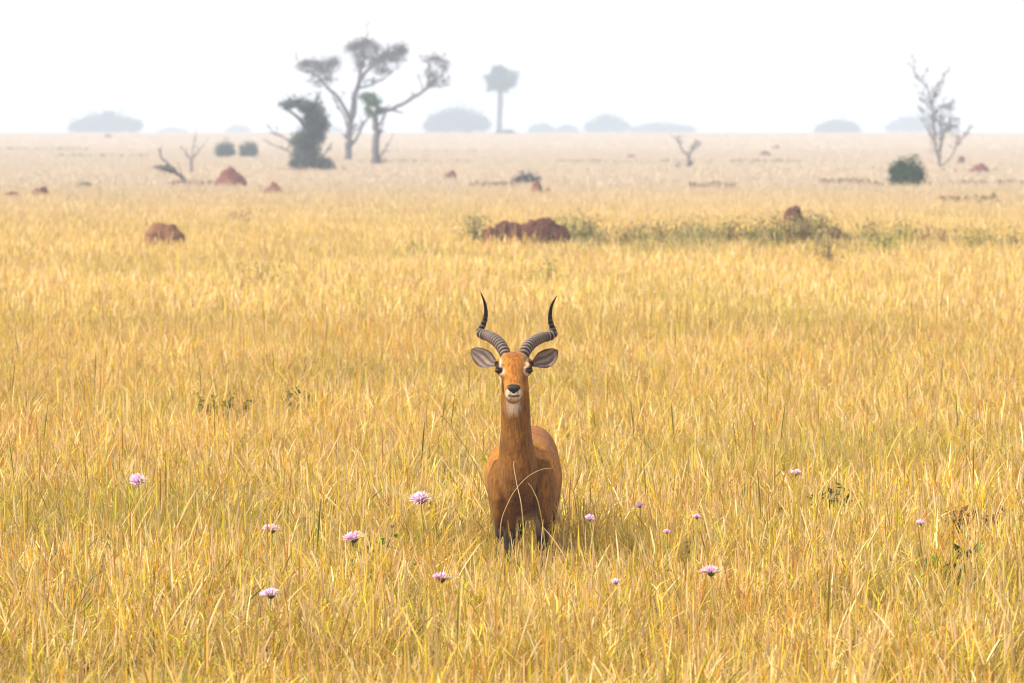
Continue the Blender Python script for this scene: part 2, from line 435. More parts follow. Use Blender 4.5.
# coat colours
NOSE_D = min(v.co.y for v in km.vertices if v.co.z > 1.0 and abs(v.co.x - px_x(514, 28.5)) < .01) + .012
nv = len(km.vertices); co = np.zeros(nv * 3); km.vertices.foreach_get('co', co); co = co.reshape(-1, 3)
def sst(a, b, t):
    t = np.clip((t - a) / (b - a), 0, 1); return t * t * (3 - 2 * t)
def blend(C, col, w): return C * (1 - w[:, None]) + np.array(col) * w[:, None]
ORANGE = (0.36, 0.165, 0.022); DARK = (0.20, 0.065, 0.018); WHITE = (0.62, 0.54, 0.44); BLACK = (0.014, 0.010, 0.009)
C = np.tile(np.array(ORANGE), (nv, 1))
zz = co[:, 2]; yy = co[:, 1]; xx = co[:, 0]
ax_n = np.array(ax); up_n = np.array(upv)
rel = co - np.array(H0)
s_ = rel @ ax_n / LEN * 0.31; o_ = rel @ up_n; l_ = rel[:, 0] / PX
ishead = (zz > 1.08) & (yy < 28.9) & (s_ > -0.03) & (s_ < 0.36) & (o_ > -0.10)
# richer brown along the back and flanks, pale below
C = blend(C, (0.27, 0.10, 0.018), sst(29.1, 29.5, yy))
C = blend(C, (0.15, 0.066, 0.010), (1 - sst(1.10, 1.2, zz)) * (yy < 29.0) * 0.8)  # front of neck and brisket darkened: their shade painted into the coat
under = (1 - sst(0.50, 0.56, zz)) * (yy > 28.95) * (np.abs(xx - 0.05) < 0.12) * (zz > 0.42)
C = blend(C, (0.6, 0.55, 0.48), under * 0.8)
# dark fronts of the legs
legm = (1 - sst(0.40, 0.56, zz)) * np.where(yy < 29.5, 1 - sst(28.985, 29.03, yy - 0.05 * (xx > px_x(525, 29))), 1 - sst(29.93, 29.99, yy))
C = blend(C, BLACK, np.clip(legm, 0, 1) * 0.93)
C = blend(C, (0.05, 0.03, 0.025), (1 - sst(0.06, 0.09, zz)))
# shade below the neck, painted dark brown down the front of the chest
chest = np.exp(-((xx - px_x(520, 29)) / 0.05) ** 2) * (1 - sst(0.62, 0.80, zz)) * (yy < 29.0) * sst(0.45, 0.55, zz)
C = blend(C, (0.10, 0.045, 0.015), chest * 0.75)
# throat
th = np.exp(-(l_ / 7.0) ** 4) * (yy < 28.93) * sst(1.02, 1.08, zz) * (1 - sst(1.19, 1.21, zz)) * (~ishead | (o_ < -.05) | (s_ > .295))
C = blend(C, (0.5, 0.42, 0.33), np.clip(th, 0, 1) * 0.85)
# head markings, laid out on the coat by row (rows of the face seen from the front)
hh = ishead.astype(float)
tt_ = (yy * math.sin(PITCH) + (CAMH - zz) * math.cos(PITCH)) / (yy * math.cos(PITCH) - (CAMH - zz) * math.sin(PITCH))
ah = np.arctan2(CAMH - zz, yy); row = 341.5 + F * np.tan(ah - PITCH)
lat = xx / yy * F + 512 - 514
al = np.abs(lat)
front = hh * (o_ > -0.045)
C = blend(C, (0.34, 0.13, 0.018), hh * np.exp(-(lat / 5) ** 2) * 0.8)
C = blend(C, (0.22, 0.075, 0.02), hh * np.exp(-((row - 355) / 3.2) ** 2) * np.exp(-(lat / 7) ** 2) * 0.8)
C = blend(C, (0.24, 0.085, 0.02), hh * np.exp(-((row - 362) / 9) ** 2) * np.exp(-((lat + 1) / 2.2) ** 2) * 0.35)
re = np.hypot(al - 15.4, (row - 370.4) * 1.15)
ring = np.exp(-((re - 5.1) / 1.3) ** 2) * (1 - sst(13.6, 15.2, al))
ring = np.maximum(ring, np.exp(-((al - 13.4) / 1.3) ** 2) * np.exp(-((row - 362) / 4.0) ** 4))
C = blend(C, WHITE, np.clip(front * ring * 1.1, 0, 1) * 0.8)
tear = np.exp(-((al - 10.6) / 1.7) ** 2) * np.exp(-((row - 379) / 3.4) ** 2)
C = blend(C, (0.12, 0.045, 0.014), front * tear * 0.8)
eyesk = np.clip((4.3 - re) / 1.0, 0, 1) + sst(14.6, 15.6, al) * (row < 374) * (row > 361.5)
C = blend(C, (0.02, 0.012, 0.01), np.clip(hh * eyesk, 0, 1) * 0.92)
mz = np.maximum(sst(7.2, 6.2, 7 - 0 * row) * 0, np.clip((8.5 - np.hypot(lat * 0.93, (row - 393.8) * 1.08)) / 1.4, 0, 1)) * (row > 384)
C = blend(C, WHITE, hh * mz * 0.82)
mouth = np.exp(-((row - 396.3 + al * .10) / 0.75) ** 2) * (al < 6.2)
C = blend(C, (0.015, 0.01, 0.01), front * np.clip(mouth * 1.6, 0, 1) * 0.95)
C = blend(C, WHITE, hh * (o_ < -0.045) * (s_ > 0.2) * 0.85)
at = km.color_attributes.new('col', 'FLOAT_COLOR', 'POINT')
at.data.foreach_set('color', np.concatenate([C, np.ones((nv, 1))], 1).astype(np.float32).ravel())
km.materials.clear(); km.materials.append(M['fur'])
km.polygons.foreach_set('use_smooth', [True] * len(km.polygons))
co -= np.array(KO); km.vertices.foreach_set('co', co.ravel()); km.update()
kob = empty('antelope', KO, 'orange-brown male antelope with ringed lyre-shaped horns standing in the grass facing the viewer', 'antelope')
bo = bpy.data.objects.new('body', km); COL.objects.link(bo); bo.parent = kob

# horns
def spline(pts, n):
    p = np.array(pts, float); out = []
    m = len(p)
    for i in range(m - 1):
        p0, p1, p2, p3 = p[max(i - 1, 0)], p[i], p[i + 1], p[min(i + 2, m - 1)]
        for t in np.linspace(0, 1, n, endpoint=(i == m - 2)):
            out.append(0.5 * ((2 * p1) + (-p0 + p2) * t + (2 * p0 - 5 * p1 + 4 * p2 - p3) * t ** 2 + (-p0 + 3 * p1 - 3 * p2 + p3) * t ** 3))
    return out
def horn(pp, label):
    q = [(*P(a, b, d), r) for a, b, d, r in pp]
    s = spline(q, 30); mb = MB(); L = 0; pts = []; rad = []; cc = []
    tot = sum((Vector(s[i + 1][:3]) - Vector(s[i][:3])).length for i in range(len(s) - 1))
    prev = None
    for a in s:
        v = Vector(a[:3])
        if prev is not None: L += (v - prev).length
        prev = v; f = L / tot
        ph = (L / 0.030) % 1.0
        rid = max(0, math.sin(ph * 2 * math.pi)) ** 0.7 if f < 0.86 else 0
        fade = max(0, 1 - max(0, (f - 0.62) / 0.24))
        pts.append(v); rad.append(max(a[3] * (0.82 + 0.22 * rid * max(0, fade)), 0.001))
        g = np.array((0.012, 0.009, 0.008)) * (1 - rid * fade) + np.array((0.22, 0.165, 0.135)) * rid * max(0, fade)  # light on the ridge crests and shade in the grooves painted in
        cc.append(g)
    mb.tube(pts, rad, 14, np.repeat(np.array(cc), 14, axis=0))
    return mb.obj('horn', M['horn'], kob, origin=KO)
horn([(506.6, 359, 28.72, .029), (504.4, 352.0, 28.77, .0305), (500, 344.5, 28.85, .0310), (494, 339.0, 28.94, .0300), (487.5, 335.5, 29.04, .0280), (481.8, 334.0, 29.09, .0255), (480.0, 331.0, 29.12, .0215), (482.3, 326.5, 29.12, .0182), (484.8, 320, 29.10, .0155), (485.9, 313, 29.07, .0125), (485.2, 305, 29.04, .0095), (483, 298, 29.02, .006), (480.6, 292, 29.0, .0015)], None)
horn([(522.0, 359, 28.72, .029), (524.8, 352.0, 28.77, .0305), (529.5, 345, 28.85, .0310), (535.5, 340.3, 28.94, .0300), (542.5, 337.2, 29.04, .0280), (549.5, 336, 29.09, .0255), (553.6, 333.5, 29.12, .0215), (552.6, 328.5, 29.12, .0182), (550.6, 322, 29.10, .0155), (550.1, 315, 29.07, .0125), (551.3, 307, 29.04, .0095), (553.8, 301, 29.02, .006), (557, 295.6, 29.0, .0015)], None)
# ears
def ear(root, tip, sx):
    r0 = P(*root); t0 = P(*tip); a = (t0 - r0); L = a.length; a.normalize()
    nrm = Vector((sx * 0.05, -1, 0.18)); nrm -= a * nrm.dot(a); nrm.normalize()
    w = a.cross(nrm).normalized()
    mb = MB(); nu, nvv = 22, 15
    def prof(u): return 0.047 * (max(0.0, math.sin(math.pi * (u * 0.955 + 0.045) ** 1.06))) ** 0.58 * (0.62 + 0.38 * min(1, u * 2.6))
    for side, off in ((0, 0.0), (1, -0.005)):
        V = []; Cc = []
        for i in range(nu):
            u = i / (nu - 1); wd = prof(u)
            for j in range(nvv):
                v = j / (nvv - 1) * 2 - 1
                cup = 0.030 * math.sin(math.pi * min(1, u + 0.1)) * (v * v - 0.55) + (0.012 * (1 - u))
                p = r0 + a * (L * u) + w * (wd * v) + nrm * (cup + off * (1 - v * v) - (0.02 * u * u)) - Z * (0.011 * math.sin(math.pi * u))
                V.append(tuple(p))
                edge = max(abs(v) ** 5, u ** 12)
                st = 0.5 + 0.5 * math.cos(v * 9 + 1.2 * math.sin(u * 7))
                inner = np.array((0.19, 0.145, 0.12)) * (0.45 + 1.0 * st * (0.3 + 0.7 * math.sin(math.pi * min(1, u * 1.02))))
                c = inner * (1 - edge) + np.array((0.05, 0.03, 0.022)) * edge
                if side: c = np.array((0.38, 0.15, 0.04))
                if u < 0.16: c = c * (u / 0.16) + np.array((0.06, 0.03, 0.02)) * (1 - u / 0.16)
                Cc.append(c)
        Fc = [(i * nvv + j, i * nvv + j + 1, (i + 1) * nvv + j + 1, (i + 1) * nvv + j) for i in range(nu - 1) for j in range(nvv - 1)]
        mb.add(V, Fc, np.array(Cc))
    mb.obj('ear', M['ear'], kob, origin=KO)
ear((498.0, 365.8, 28.80), (470.4, 348.0, 28.86), -1)
ear((530.6, 365.8, 28.80), (559.0, 349.2, 28.86), 1)
# eyes
def ball(c, r, name, mat, parent, org, sc3=(1, 1, 1)):
    mb = MB(); n1, n2 = 16, 12; V = []; Fc = []
    for i in range(n2 + 1):
        t = math.pi * i / n2
        for k in range(n1):
            a = 2 * math.pi * k / n1
            V.append((c[0] + r * sc3[0] * math.sin(t) * math.cos(a), c[1] + r * sc3[1] * math.sin(t) * math.sin(a), c[2] + r * sc3[2] * math.cos(t)))
    for i in range(n2):
        for k in range(n1):
            Fc.append((i * n1 + k, i * n1 + (k + 1) % n1, (i + 1) * n1 + (k + 1) % n1, (i + 1) * n1 + k))
    mb.add(V, Fc); return mb.obj(name, mat, parent, origin=org)
for sx in (-1, 1):
    ball(P(514 + sx * 15.1, 370.7, 28.611), 0.0185, 'eye', M['eye'], kob, KO, (1.1, .95, .70))
# nose pad
mb = MB()
loft(mb, [ell(P(513.8, b, d), X * (w * PX), Y * e, e=2.5) for b, w, d, e in ((384.3, 2.5, NOSE_D + .012, .004), (385.0, 5.4, NOSE_D + .006, .012), (386.6, 6.6, NOSE_D, .018), (388.6, 6.3, NOSE_D - .004, .019), (390.4, 4.9, NOSE_D - .004, .016), (391.8, 2.8, NOSE_D - .002, .013), (393.5, 1.3, NOSE_D, .011), (396.2, .9, NOSE_D + .002, .009))])
mb.obj('nose', M['nose'], kob, origin=KO)
# tail behind the rump
mb = MB()
mb.tube([P(537, 440, 30.1), P(538, 446, 30.2), P(538, 470, 30.24), P(538, 492, 30.22)], [.02, .022, .018, .008], 10, np.array((0.42, 0.2, 0.07)))
mb.obj('tail', M['fur'], kob, origin=KO)

# ------------------------------------------------------------------ flowers
M['petal'] = leafy('petals', green_amt=0, transl=0.25)
def flower(px, py, wpx, h, label, big=True):
    d = (CAMH - h) * F / (py - HORIZ)
    top = P(px, py, d); base = Vector((top.x + random.uniform(-.05, .05), d + random.uniform(-.04, .04), 0))
    rt = empty('thistle_flower', base, label, 'flower', 'pink thistle-like flowers in the grass')
    r = wpx / 2 * d / F * 1.02
    tx, ty = random.gauss(0, .22), random.gauss(-.1, .2)
    mb = MB()
    stem_top = top - Vector((0, 0, r * .55))
    mid = (base + stem_top) / 2 + Vector((random.uniform(-.03, .03), 0, 0))
    mb.tube([base, mid, stem_top], [.004, .0032, .0026], 6, np.array((0.30, 0.27, 0.07)))
    n = 5; cen = np.array([tuple(base.lerp(stem_top, random.uniform(.2, .7))) for _ in range(n)]) + rng.normal(0, .03, (n, 3)) * np.array([1, 1, .1])
    mb.leaves(cen, rng.uniform(.02, .04, n), np.tile([.09, .13, .03], (n, 1)))
    mb.obj('stem', M['leaf'], rt, origin=base)
    mb = MB()   # green cup of bracts
    c = stem_top
    mb.tube([c - Z * r * .12, c + Z * r * .02, c + Z * r * .22, c + Z * r * .42], [r * .12, r * .30, r * .42, r * .36], 10, np.array((0.10, 0.11, 0.035)))
    mb.obj('bracts', M['leaf'], rt, origin=base)
    mb = MB()   # florets: thin tubes fanning out into a brush
    nf = 130 if big else 70
    for i in range(nf):
        a = random.uniform(0, 6.283); el = random.uniform(0.12, 1.45)
        dr = Vector((math.cos(a) * math.cos(el), math.sin(a) * math.cos(el), math.sin(el) * (.66 if big else .95)))
        dr = Vector((dr.x + tx * dr.z, dr.y + ty * dr.z, dr.z - tx * dr.x - ty * dr.y))
        L = r * random.uniform(.82, 1.12)
        p0 = c + Z * r * .25 + Vector((dr.x, dr.y, 0)) * r * .2
        p1 = p0 + dr * L * .6 ; p2 = p0 + dr * L + Z * r * .05
        old = big and dr.x > 0.42
        cc = np.array((0.80, 0.68, 0.50)) if old else np.array(random.choice([(0.90, 0.64, 0.78), (0.84, 0.50, 0.74), (0.92, 0.80, 0.86), (0.72, 0.40, 0.70)]))
        w = r * (.055 if big else .09)
        mb.tube([p0, p1, p2], [w * .6, w, w * .5], 4, cc)
    mb.obj('florets', M['petal'], rt, origin=base)
for a in [(138.5, 479.5, 18, .62, 'pink flower furthest left, standing above the grass tips'),
          (272, 527.5, 18, .60, 'pink flower directly above the lowest one, left part of the field'),
          (354, 536, 20, .60, 'widest pink flower, beside dark green leaves left of the antelope'),
          (421, 497.5, 20, .62, 'pink flower highest of those just left of the antelope'),
          (442, 576.5, 18, .58, 'pink flower closest below and left of the antelope legs'),
          (271, 592.5, 19, .56, 'lowest pink flower in the field, near the bottom left'),
          (711, 570, 19, .58, 'only large pink flower right of the antelope')]:
    flower(*a)
for a in [(795.5, 473, 11, .62, 'small pale pink flower above the dark leafy weed on the right'),
          (590, 518, 9, .58, 'tiny pink flower nearest the right side of the antelope'),
          (640, 505.5, 8, .58, 'tiny violet flower bud, highest of the four right of the antelope'),
          (697, 516.5, 8, .58, 'tiny upright pink flower bud above the large pink flower'),
          (667, 531.5, 7, .57, 'tiniest violet flower bud between two other buds right of the antelope'),
          (616, 581.5, 9, .54, 'small faded pink flower low in the grass right of the antelope'),
          (921, 522.5, 9, .58, 'tiny violet flower furthest right, above green leaves')]:
    flower(*a, big=False)

# ------------------------------------------------------------------ leafy weeds in the near grass
def weed(name, px, py, wpx, hpx, h, cols, n, leaf, label, cat, group=None, stems=7):
    """py: row of its top; h: height of the top above ground"""
    d = (CAMH - h) * F / (py - HORIZ)
    c = P(px, py, d); base = Vector((c.x, d, 0)); hw = wpx / 2 * d / F; hv = hpx * d / F
    rt = empty(name, base, label, cat, group)
    ms = MB(); tips = []
    for i in range(stems):
        e = Vector((base.x + random.uniform(-1, 1) * hw, d + random.uniform(-1, 1) * hw * .7, h - random.uniform(0, .7) * hv * (0.2 + random.random())))
        m_ = base.lerp(e, .5) + Vector((0, 0, .06))
        ms.tube([base, m_, e], [.006, .0045, .002], 5, np.array((.10, .09, .035))); tips.append((m_, e))
    ms.obj('stem', M['leaf'], rt, origin=base)
    k = rng.integers(0, stems, n); t = rng.uniform(0, 1, n)
    cen = np.array([tuple(tips[a][0].lerp(tips[a][1], float(b))) for a, b in zip(k, t)]) + rng.normal(0, leaf * .8, (n, 3))
    cc = np.array(cols)[rng.integers(0, len(cols), n)] * rng.uniform(.7, 1.25, (n, 1))
    ml = MB(); ml.leaves(cen, rng.uniform(.6, 1.2, n) * leaf, cc, up=.6)
    ml.obj('foliage', M['leaf'], rt, origin=base)
DG = [(.035, .075, .018), (.05, .10, .02), (.03, .055, .015)]
BG = [(.10, .19, .03), (.16, .24, .04), (.07, .13, .03)]
weed('leafy_weed', 808, 484, 80, 60, .56, DG, 190, .030, 'dark green leafy weed under the small pale flower on the right', 'weed', 'leafy weeds in the grass', 12)
weed('leafy_weed', 938, 545, 60, 60, .50, BG + DG, 230, .034, 'bright and dark green weed clump near the right edge', 'weed', 'leafy weeds in the grass', 10)
weed('leafy_weed', 362, 534, 66, 30, .50, DG + BG, 70, .026, 'low green weed beside the widest pink flower', 'weed', 'leafy weeds in the grass', 8)
weed('leafy_weed', 972, 505, 70, 30, .50, [(.16, .07, .04), (.20, .10, .05), (.10, .05, .03)], 220, .024, 'brown withered weed patch above the green clump at the right edge', 'weed', 'leafy weeds in the grass', 10)
weed('leafy_weed', 222, 394, 60, 34, .56, [(.18, .19, .04), (.24, .22, .05), (.12, .13, .03)], 800, .019, 'olive green weed patch left, well behind the pink flowers', 'weed', 'leafy weeds in the grass', 12)
weed('leafy_weed', 300, 386, 26, 34, .56, [(.18, .18, .04), (.14, .15, .035)], 400, .018, 'narrow olive weed just right of the larger olive patch', 'weed', 'leafy weeds in the grass', 6)
weed('leafy_weed', 85, 655, 120, 30, .34, [(.30, .15, .07), (.22, .11, .05), (.38, .22, .10)], 300, .022, 'reddish brown withered weeds low in the bottom left corner', 'weed', 'leafy weeds in the grass', 16)
weed('leafy_weed', 690, 538, 24, 20, .46, BG, 40, .022, 'tiny green sprig left of the large pink flower on the right', 'weed', 'leafy weeds in the grass', 4)

# long arching grass stem left of the antelope and bent culms before its chest
def culm(pp, r, label, col=(.42, .36, .16)):
    pts = [P(*q) for q in pp]; s = [Vector(a) for a in spline([tuple(q) for q in pts], 6)]
    g = Vector((s[0].x, s[0].y, 0)); mb = MB(); n = len(s)
    mb.tube(s, [r * (1 - .6 * i / n) for i in range(n)], 6, np.array(col))
    tag(mb.obj('grass_stalk', M['leaf'], origin=g), label, 'grass stalk', 'single long stalks by the antelope')
culm([(500, 618 + 26, 27.6), (497, 560, 27.6), (490, 500, 27.7), (470, 455, 27.8), (448, 423, 27.9), (441, 416, 27.9)], .0028, 'long dark grass stalk arching up to the left of the antelope', (.16, .14, .05))
culm([(508, 646, 27.5), (500, 540, 27.5), (508, 503, 27.5), (524, 480, 27.5), (540, 470, 27.5), (553, 468, 27.5)], .0021, 'pale grass stalk bent in an arch across the antelope chest', (.60, .42, .20))
culm([(520, 646, 27.5), (524, 560, 27.5), (522, 510, 27.4), (517, 485, 27.4), (514, 468, 27.4), (514, 461, 27.4)], .0028, 'straight pale grass stalk in front of the antelope chest', (.72, .56, .34))
culm([(545, 646, 27.5), (546, 560, 27.5), (540, 510, 27.4), (533, 490, 27.4), (528, 483, 27.4)], .0028, 'thin yellow-green stalk crossing the right side of the antelope chest', (.5, .46, .14))

# ------------------------------------------------------------------ termite mounds
def vnoise(p, k):
    return (math.sin(p[0] * k + 1.3) * math.cos(p[1] * k * 1.3 + .5) + math.sin(p[2] * k * 1.7 + p[0] * k * .6)) * .5
def mound(px, top, base, wpx, label, mat='mound', shape=None, peak=0.0, rough=.12, cut=0.45, d=None):
    d = d or dist_ground(base, cut)
    c = P(px, base, d); g0 = Vector((c.x, d, float(tz(d)))); hw = wpx / 2 * d / F * (1.28 if mat in ('mound', 'mound_brown') else 1.12)
    H = (P(px, top, d).z - g0.z)
    seed = random.uniform(0, 50)
    mb = MB(); nr, na = 30, 56; V = []; Fc = []
    lobes = shape or [(0, 0, 1.0, 1.0)]      # x (fraction of half width), y, radius fraction, height fraction
    def height(x, y):
        h = 0
        for lx, ly, lr, lh in lobes:
            q = math.hypot((x - lx) / lr, (y - ly) / lr)
            if q < 1: 
                f = (1 - q) if peak else math.sqrt(max(0, 1 - q * q))
                f = (1 - q) ** .85 * peak + (1 - peak) * math.sqrt(max(0, 1 - q ** 2.8))
                h = max(h, lh * f)
        return h
    for i in range(nr):
        for k in range(na):
            a = 2 * math.pi * k / na; q = (i / (nr - 1)) ** .8
            rr = q * (1 + .08 * math.sin(a * 3 + seed) + .05 * math.sin(a * 7 + seed * 2))
            x = rr * math.cos(a); y = rr * math.sin(a)
            h = height(x * .98, y * .98)
            w = Vector((x * hw, y * hw, h * H))
            hf = vnoise((w.x * 1.3, w.y + seed, w.z), 30 / max(.4, hw)) + vnoise((w.y, w.x + seed, w.z * 2), 55 / max(.4, hw)) * .7
            nz = .25 * hf + vnoise((w.x + seed, w.y, w.z), 3.2 / max(.4, hw)) + .6 * vnoise((w.x, w.y + seed, w.z), 7.5 / max(.4, hw)) + .45 * vnoise((w.y, w.x + seed, w.z), 17 / max(.4, hw))
            hz = max(-.02, h * H * (1 + rough * nz)) if q < .99 else -.06
            V.append((w.x * (1 + rough * .5 * nz) + g0.x, w.y * (1 + rough * .5 * nz) + g0.y, hz + g0.z))
    for i in range(nr - 1):
        for k in range(na):
            Fc.append((i * na + k, i * na + (k + 1) % na, (i + 1) * na + (k + 1) % na, (i + 1) * na + k))
    mb.add(V, Fc)
    o = mb.obj('termite_mound', M[mat], origin=g0)
    return tag(o, label, 'termite mound', 'red earth termite mounds')
mound(527, 215.5, 242, 76, 'large dark red termite mound in the middle, beside green shrubs', shape=[(.10, 0, .34, .95), (.34, 0, .40, 1.0), (.64, .1, .33, .80), (-.2, 0, .30, .86), (-.44, 0, .28, .82), (-.74, -.05, .26, .70), (.0, .2, .7, .74)], rough=.11)
mound(165.5, 222, 245, 39, 'rounded brown hump half hidden by grass on the left', 'mound_brown', shape=[(-.22, 0, .74, 1.0), (.10, 0, .72, .97), (.38, 0, .60, .84), (-.05, 0, .95, .75)], rough=.035)
mound(792, 205.5, 224, 24, 'dark red termite mound poking above the weedy shrubs on the right', shape=[(.30, 0, .42, 1.0), (-.12, 0, .62, .93), (.1, 0, .98, .84)], rough=.06)
mound(843, 229.5, 241, 34, 'low dark brown mound right of the weedy shrubs', shape=[(-.3, 0, .6, 1.0), (.1, 0, .5, .93), (.7, 0, .28, .85)], rough=.16)
mound(230, 164, 187, 40, 'large pointed reddish mound under the pair of round bushes', 'mound_far', peak=.75, shape=[(0, 0, 1, 1.0), (.25, 0, .6, .55)], rough=.07)
mound(273, 183.5, 193, 25, 'small red mound right of the large pointed mound', 'mound_far', peak=.3)
mound(41, 186.5, 196, 19, 'dark purplish mound near the left edge', 'mound_far', rough=.16)
mound(11, 191, 197, 24, 'flat reddish mound at the left edge', 'mound_far', peak=.3)
mound(541, 183, 193, 30, 'flat red mound beside the grey-green bush, centre distance', 'mound_far', peak=.35, shape=[(-.3, 0, .6, 1.0), (.35, 0, .6, .7)])
mound(451, 171, 179, 14, 'tiny brown mound alone in the pale centre distance', 'mound_far')
mound(980, 163, 173, 23, 'pinkish mound right of the tall bare tree', 'mound_far', peak=.3)
mound(961, 157.5, 164, 9, 'tiny mound close beside the base of the tall bare tree', 'mound_far')
mound(765, 152, 158, 13, 'tiny far mound in the pale distance, left of a smaller one', 'mound_far', cut=.3)
mound(776, 145.5, 150, 8, 'tiniest far mound near the horizon on the right', 'mound_far', cut=.3)
mound(631, 155, 160, 9, 'tiny far mound left of the small forked dead tree', 'mound_far', cut=.3)
mound(108, 134.5, 138, 8, 'tiny dark mound on the horizon below the broad far tree', 'mound_far', cut=.3, d=900)

# ------------------------------------------------------------------ trees and bushes
rmin_g = .02
def limb_twigs(mb, pts, r0, lvl, tips, spread=.8, nch=4, lf=.45):
    """grow side branches from a limb, collecting the tips"""
    L = sum((pts[i + 1] - pts[i]).length for i in range(len(pts) - 1))
    for c in range(nch):
        i = random.randrange(max(1, len(pts) // 3), len(pts)) if len(pts) > 2 else 1
        p = pts[i - 1].lerp(pts[i], random.random())
        main = (pts[min(i, len(pts) - 1)] - pts[i - 1]).normalized()
        dr = (main + Vector((random.gauss(0, spread), random.gauss(0, spread), random.gauss(.25, spread * .6)))).normalized()
        ll = L * lf * random.uniform(.5, 1.1)
        q = [p]; 
        for s in range(3):
            dr = (dr + Vector((random.gauss(0, .22), random.gauss(0, .22), random.gauss(.06, .18)))).normalized()
            q.append(q[-1] + dr * ll / 3)
        r = max(r0 * .5, rmin_g)
        mb.tube(q, [r, r * .8, r * .6, r * .35], 5, cap=False)
        tips.append(q[-1]); tips.append(q[-2])
        if lvl > 0: limb_twigs(mb, q, r, lvl - 1, tips, spread, max(2, nch - 1), lf)

def skeleton(d, limbs, rough_depth=1.0, lvl=1, nch=4, lf=.45, rmin=.035, spread=.8):
    """limbs: list of (pixel polyline, radius start, radius end, depth drift at the end in metres)"""
    global rmin_g
    rmin_g = rmin * d / 400
    mb = MB(); tips = []
    for pl, ra, rb, dd in limbs:
        n = len(pl); pts = []
        for i, (a, b) in enumerate(pl):
            f = i / (n - 1)
            # radii are seen along the view, so depth drifts smoothly along the limb
            pts.append(P(a, b, d + dd * f))
        s = [Vector(q) for q in spline([tuple(p) for p in pts], 4)]
        m = len(s)
        s = [p + Vector((random.gauss(0, ra * .25), random.gauss(0, ra * .4), random.gauss(0, ra * .15))) if 0 < i < m - 1 else p for i, p in enumerate(s)]
        mb.tube(s, [ra + (rb - ra) * i / (m - 1) for i in range(m)], 8, cap=False)
        if rb < ra * .9 or lvl == 0: limb_twigs(mb, s, max(rmin, rb * 1.2), lvl, tips, spread, nch, lf)
    return mb, tips

def crown_blobs(mb, d, blobs, cols, leaf, dens, airy=False):
    """blobs: (px, py, rx px, ry px, depth offset, n factor) filled with leaf clumps"""
    for px, py, rx, ry, dd, nf in blobs:
        c = P(px, py, d + dd); RX = rx * d / F * (.95 if airy else 1); RZ = ry * d / F * (1.4 if airy else 1); RY = RX * .8
        ncl = max(2, int(dens * nf * (5.0 if airy else 1.7)))
        for k in range(ncl):
            v = rng.normal(size=3); v /= np.linalg.norm(v); q = rng.random() ** .45
            cc = np.array(c) + v * q * np.array([RX, RY, RZ])
            n = int(rng.integers(16, 34)); s = leaf * 1.5 + .10 * min(RX, RZ)
            if airy: n = int(rng.integers(4, 14)); s = leaf * 1.2 + .05 * min(RX, RZ); cc = cc + rng.normal(0, .12, 3) * RX
            cen = cc + rng.normal(0, 1, (n, 3)) * np.array([s, s, s * .6])
            col = np.array(cols)[rng.integers(0, len(cols))] * rng.uniform(.75, 1.25)
            mb.leaves(cen, rng.uniform(.6, 1.25, n) * leaf, np.clip(np.tile(col, (n, 1)) * rng.uniform(.85, 1.15, (n, 1)), 0, 1), up=.5)

GN = [(.055, .085, .035), (.075, .10, .04), (.045, .065, .03)]
GREY = [(.10, .105, .115), (.13, .13, .14), (.08, .082, .09)]
BLUE = [(.05, .09, .055), (.06, .10, .065), (.04, .07, .045)]

# A: tall flat-topped tree
random.seed(21); rng = np.random.default_rng(21)
d = dist_ground(161); base = P(348.4, 161, d); base.z = float(tz(d))
rt = empty('acacia_tree', base, 'tall spreading flat-topped tree, its crown in three layers, left of centre', 'tree', 'trees on the plain')
mb, tips = skeleton(d, [([(348.4, 168), (348.2, 150), (348.6, 138), (351.5, 118)], .29, .2, 0), ([(351.5, 118), (355.7, 95), (360, 78), (363, 62), (364, 49)], .22, .06, 1.0),
    ([(350.5, 121), (341, 101), (328, 88), (317, 77), (305, 69)], .15, .05, -2), ([(348.5, 137), (345, 118), (337, 104), (330, 90)], .10, .04, 2),
    ([(360, 78), (368, 70), (378, 62), (388, 55), (404, 50)], .14, .04, -1.5), ([(358, 88), (368, 86), (380, 80), (391, 73)], .10, .04, 2),
    ([(348, 151), (356, 139), (363, 126), (369, 116)], .12, .06, 1.5), ([(362, 64), (356, 54), (350, 46)], .07, .03, 2), ([(350, 120), (352, 104), (357, 88), (371, 66)], .09, .04, 3)],
    lvl=2, nch=4, lf=.33)
mb.obj('trunk', M['bark'], rt, origin=base)
ml = MB()
crown_blobs(ml, d, [(363, 44, 13, 4.5, 1, 20), (352, 47, 8, 3, 2, 7), (375, 49, 7, 5, -1, 8), (365, 56, 8, 5, 1, 8), (392, 56, 16, 6, -1, 28), (401, 49, 9, 4, -1, 12), (382, 70, 9, 4, 2, 7), (378, 61, 10, 5, 0, 12), (372, 82, 8, 4, 2, 3), (358, 52, 14, 8, 0, 8), (384, 62, 16, 9, 0, 9), (322, 72, 18, 9, 0, 8),
    (318, 66, 19, 4.5, -1, 28), (334, 63, 9, 4, 0, 10), (305, 64, 10, 3, -2, 9), (327, 76, 9, 5, 1, 8), (318, 83, 7, 4, -1, 3), (360, 66, 8, 5, 0, 8)], GREY, .075, 1.35, True)
ml.obj('crown', M['leaf'], rt, origin=base)
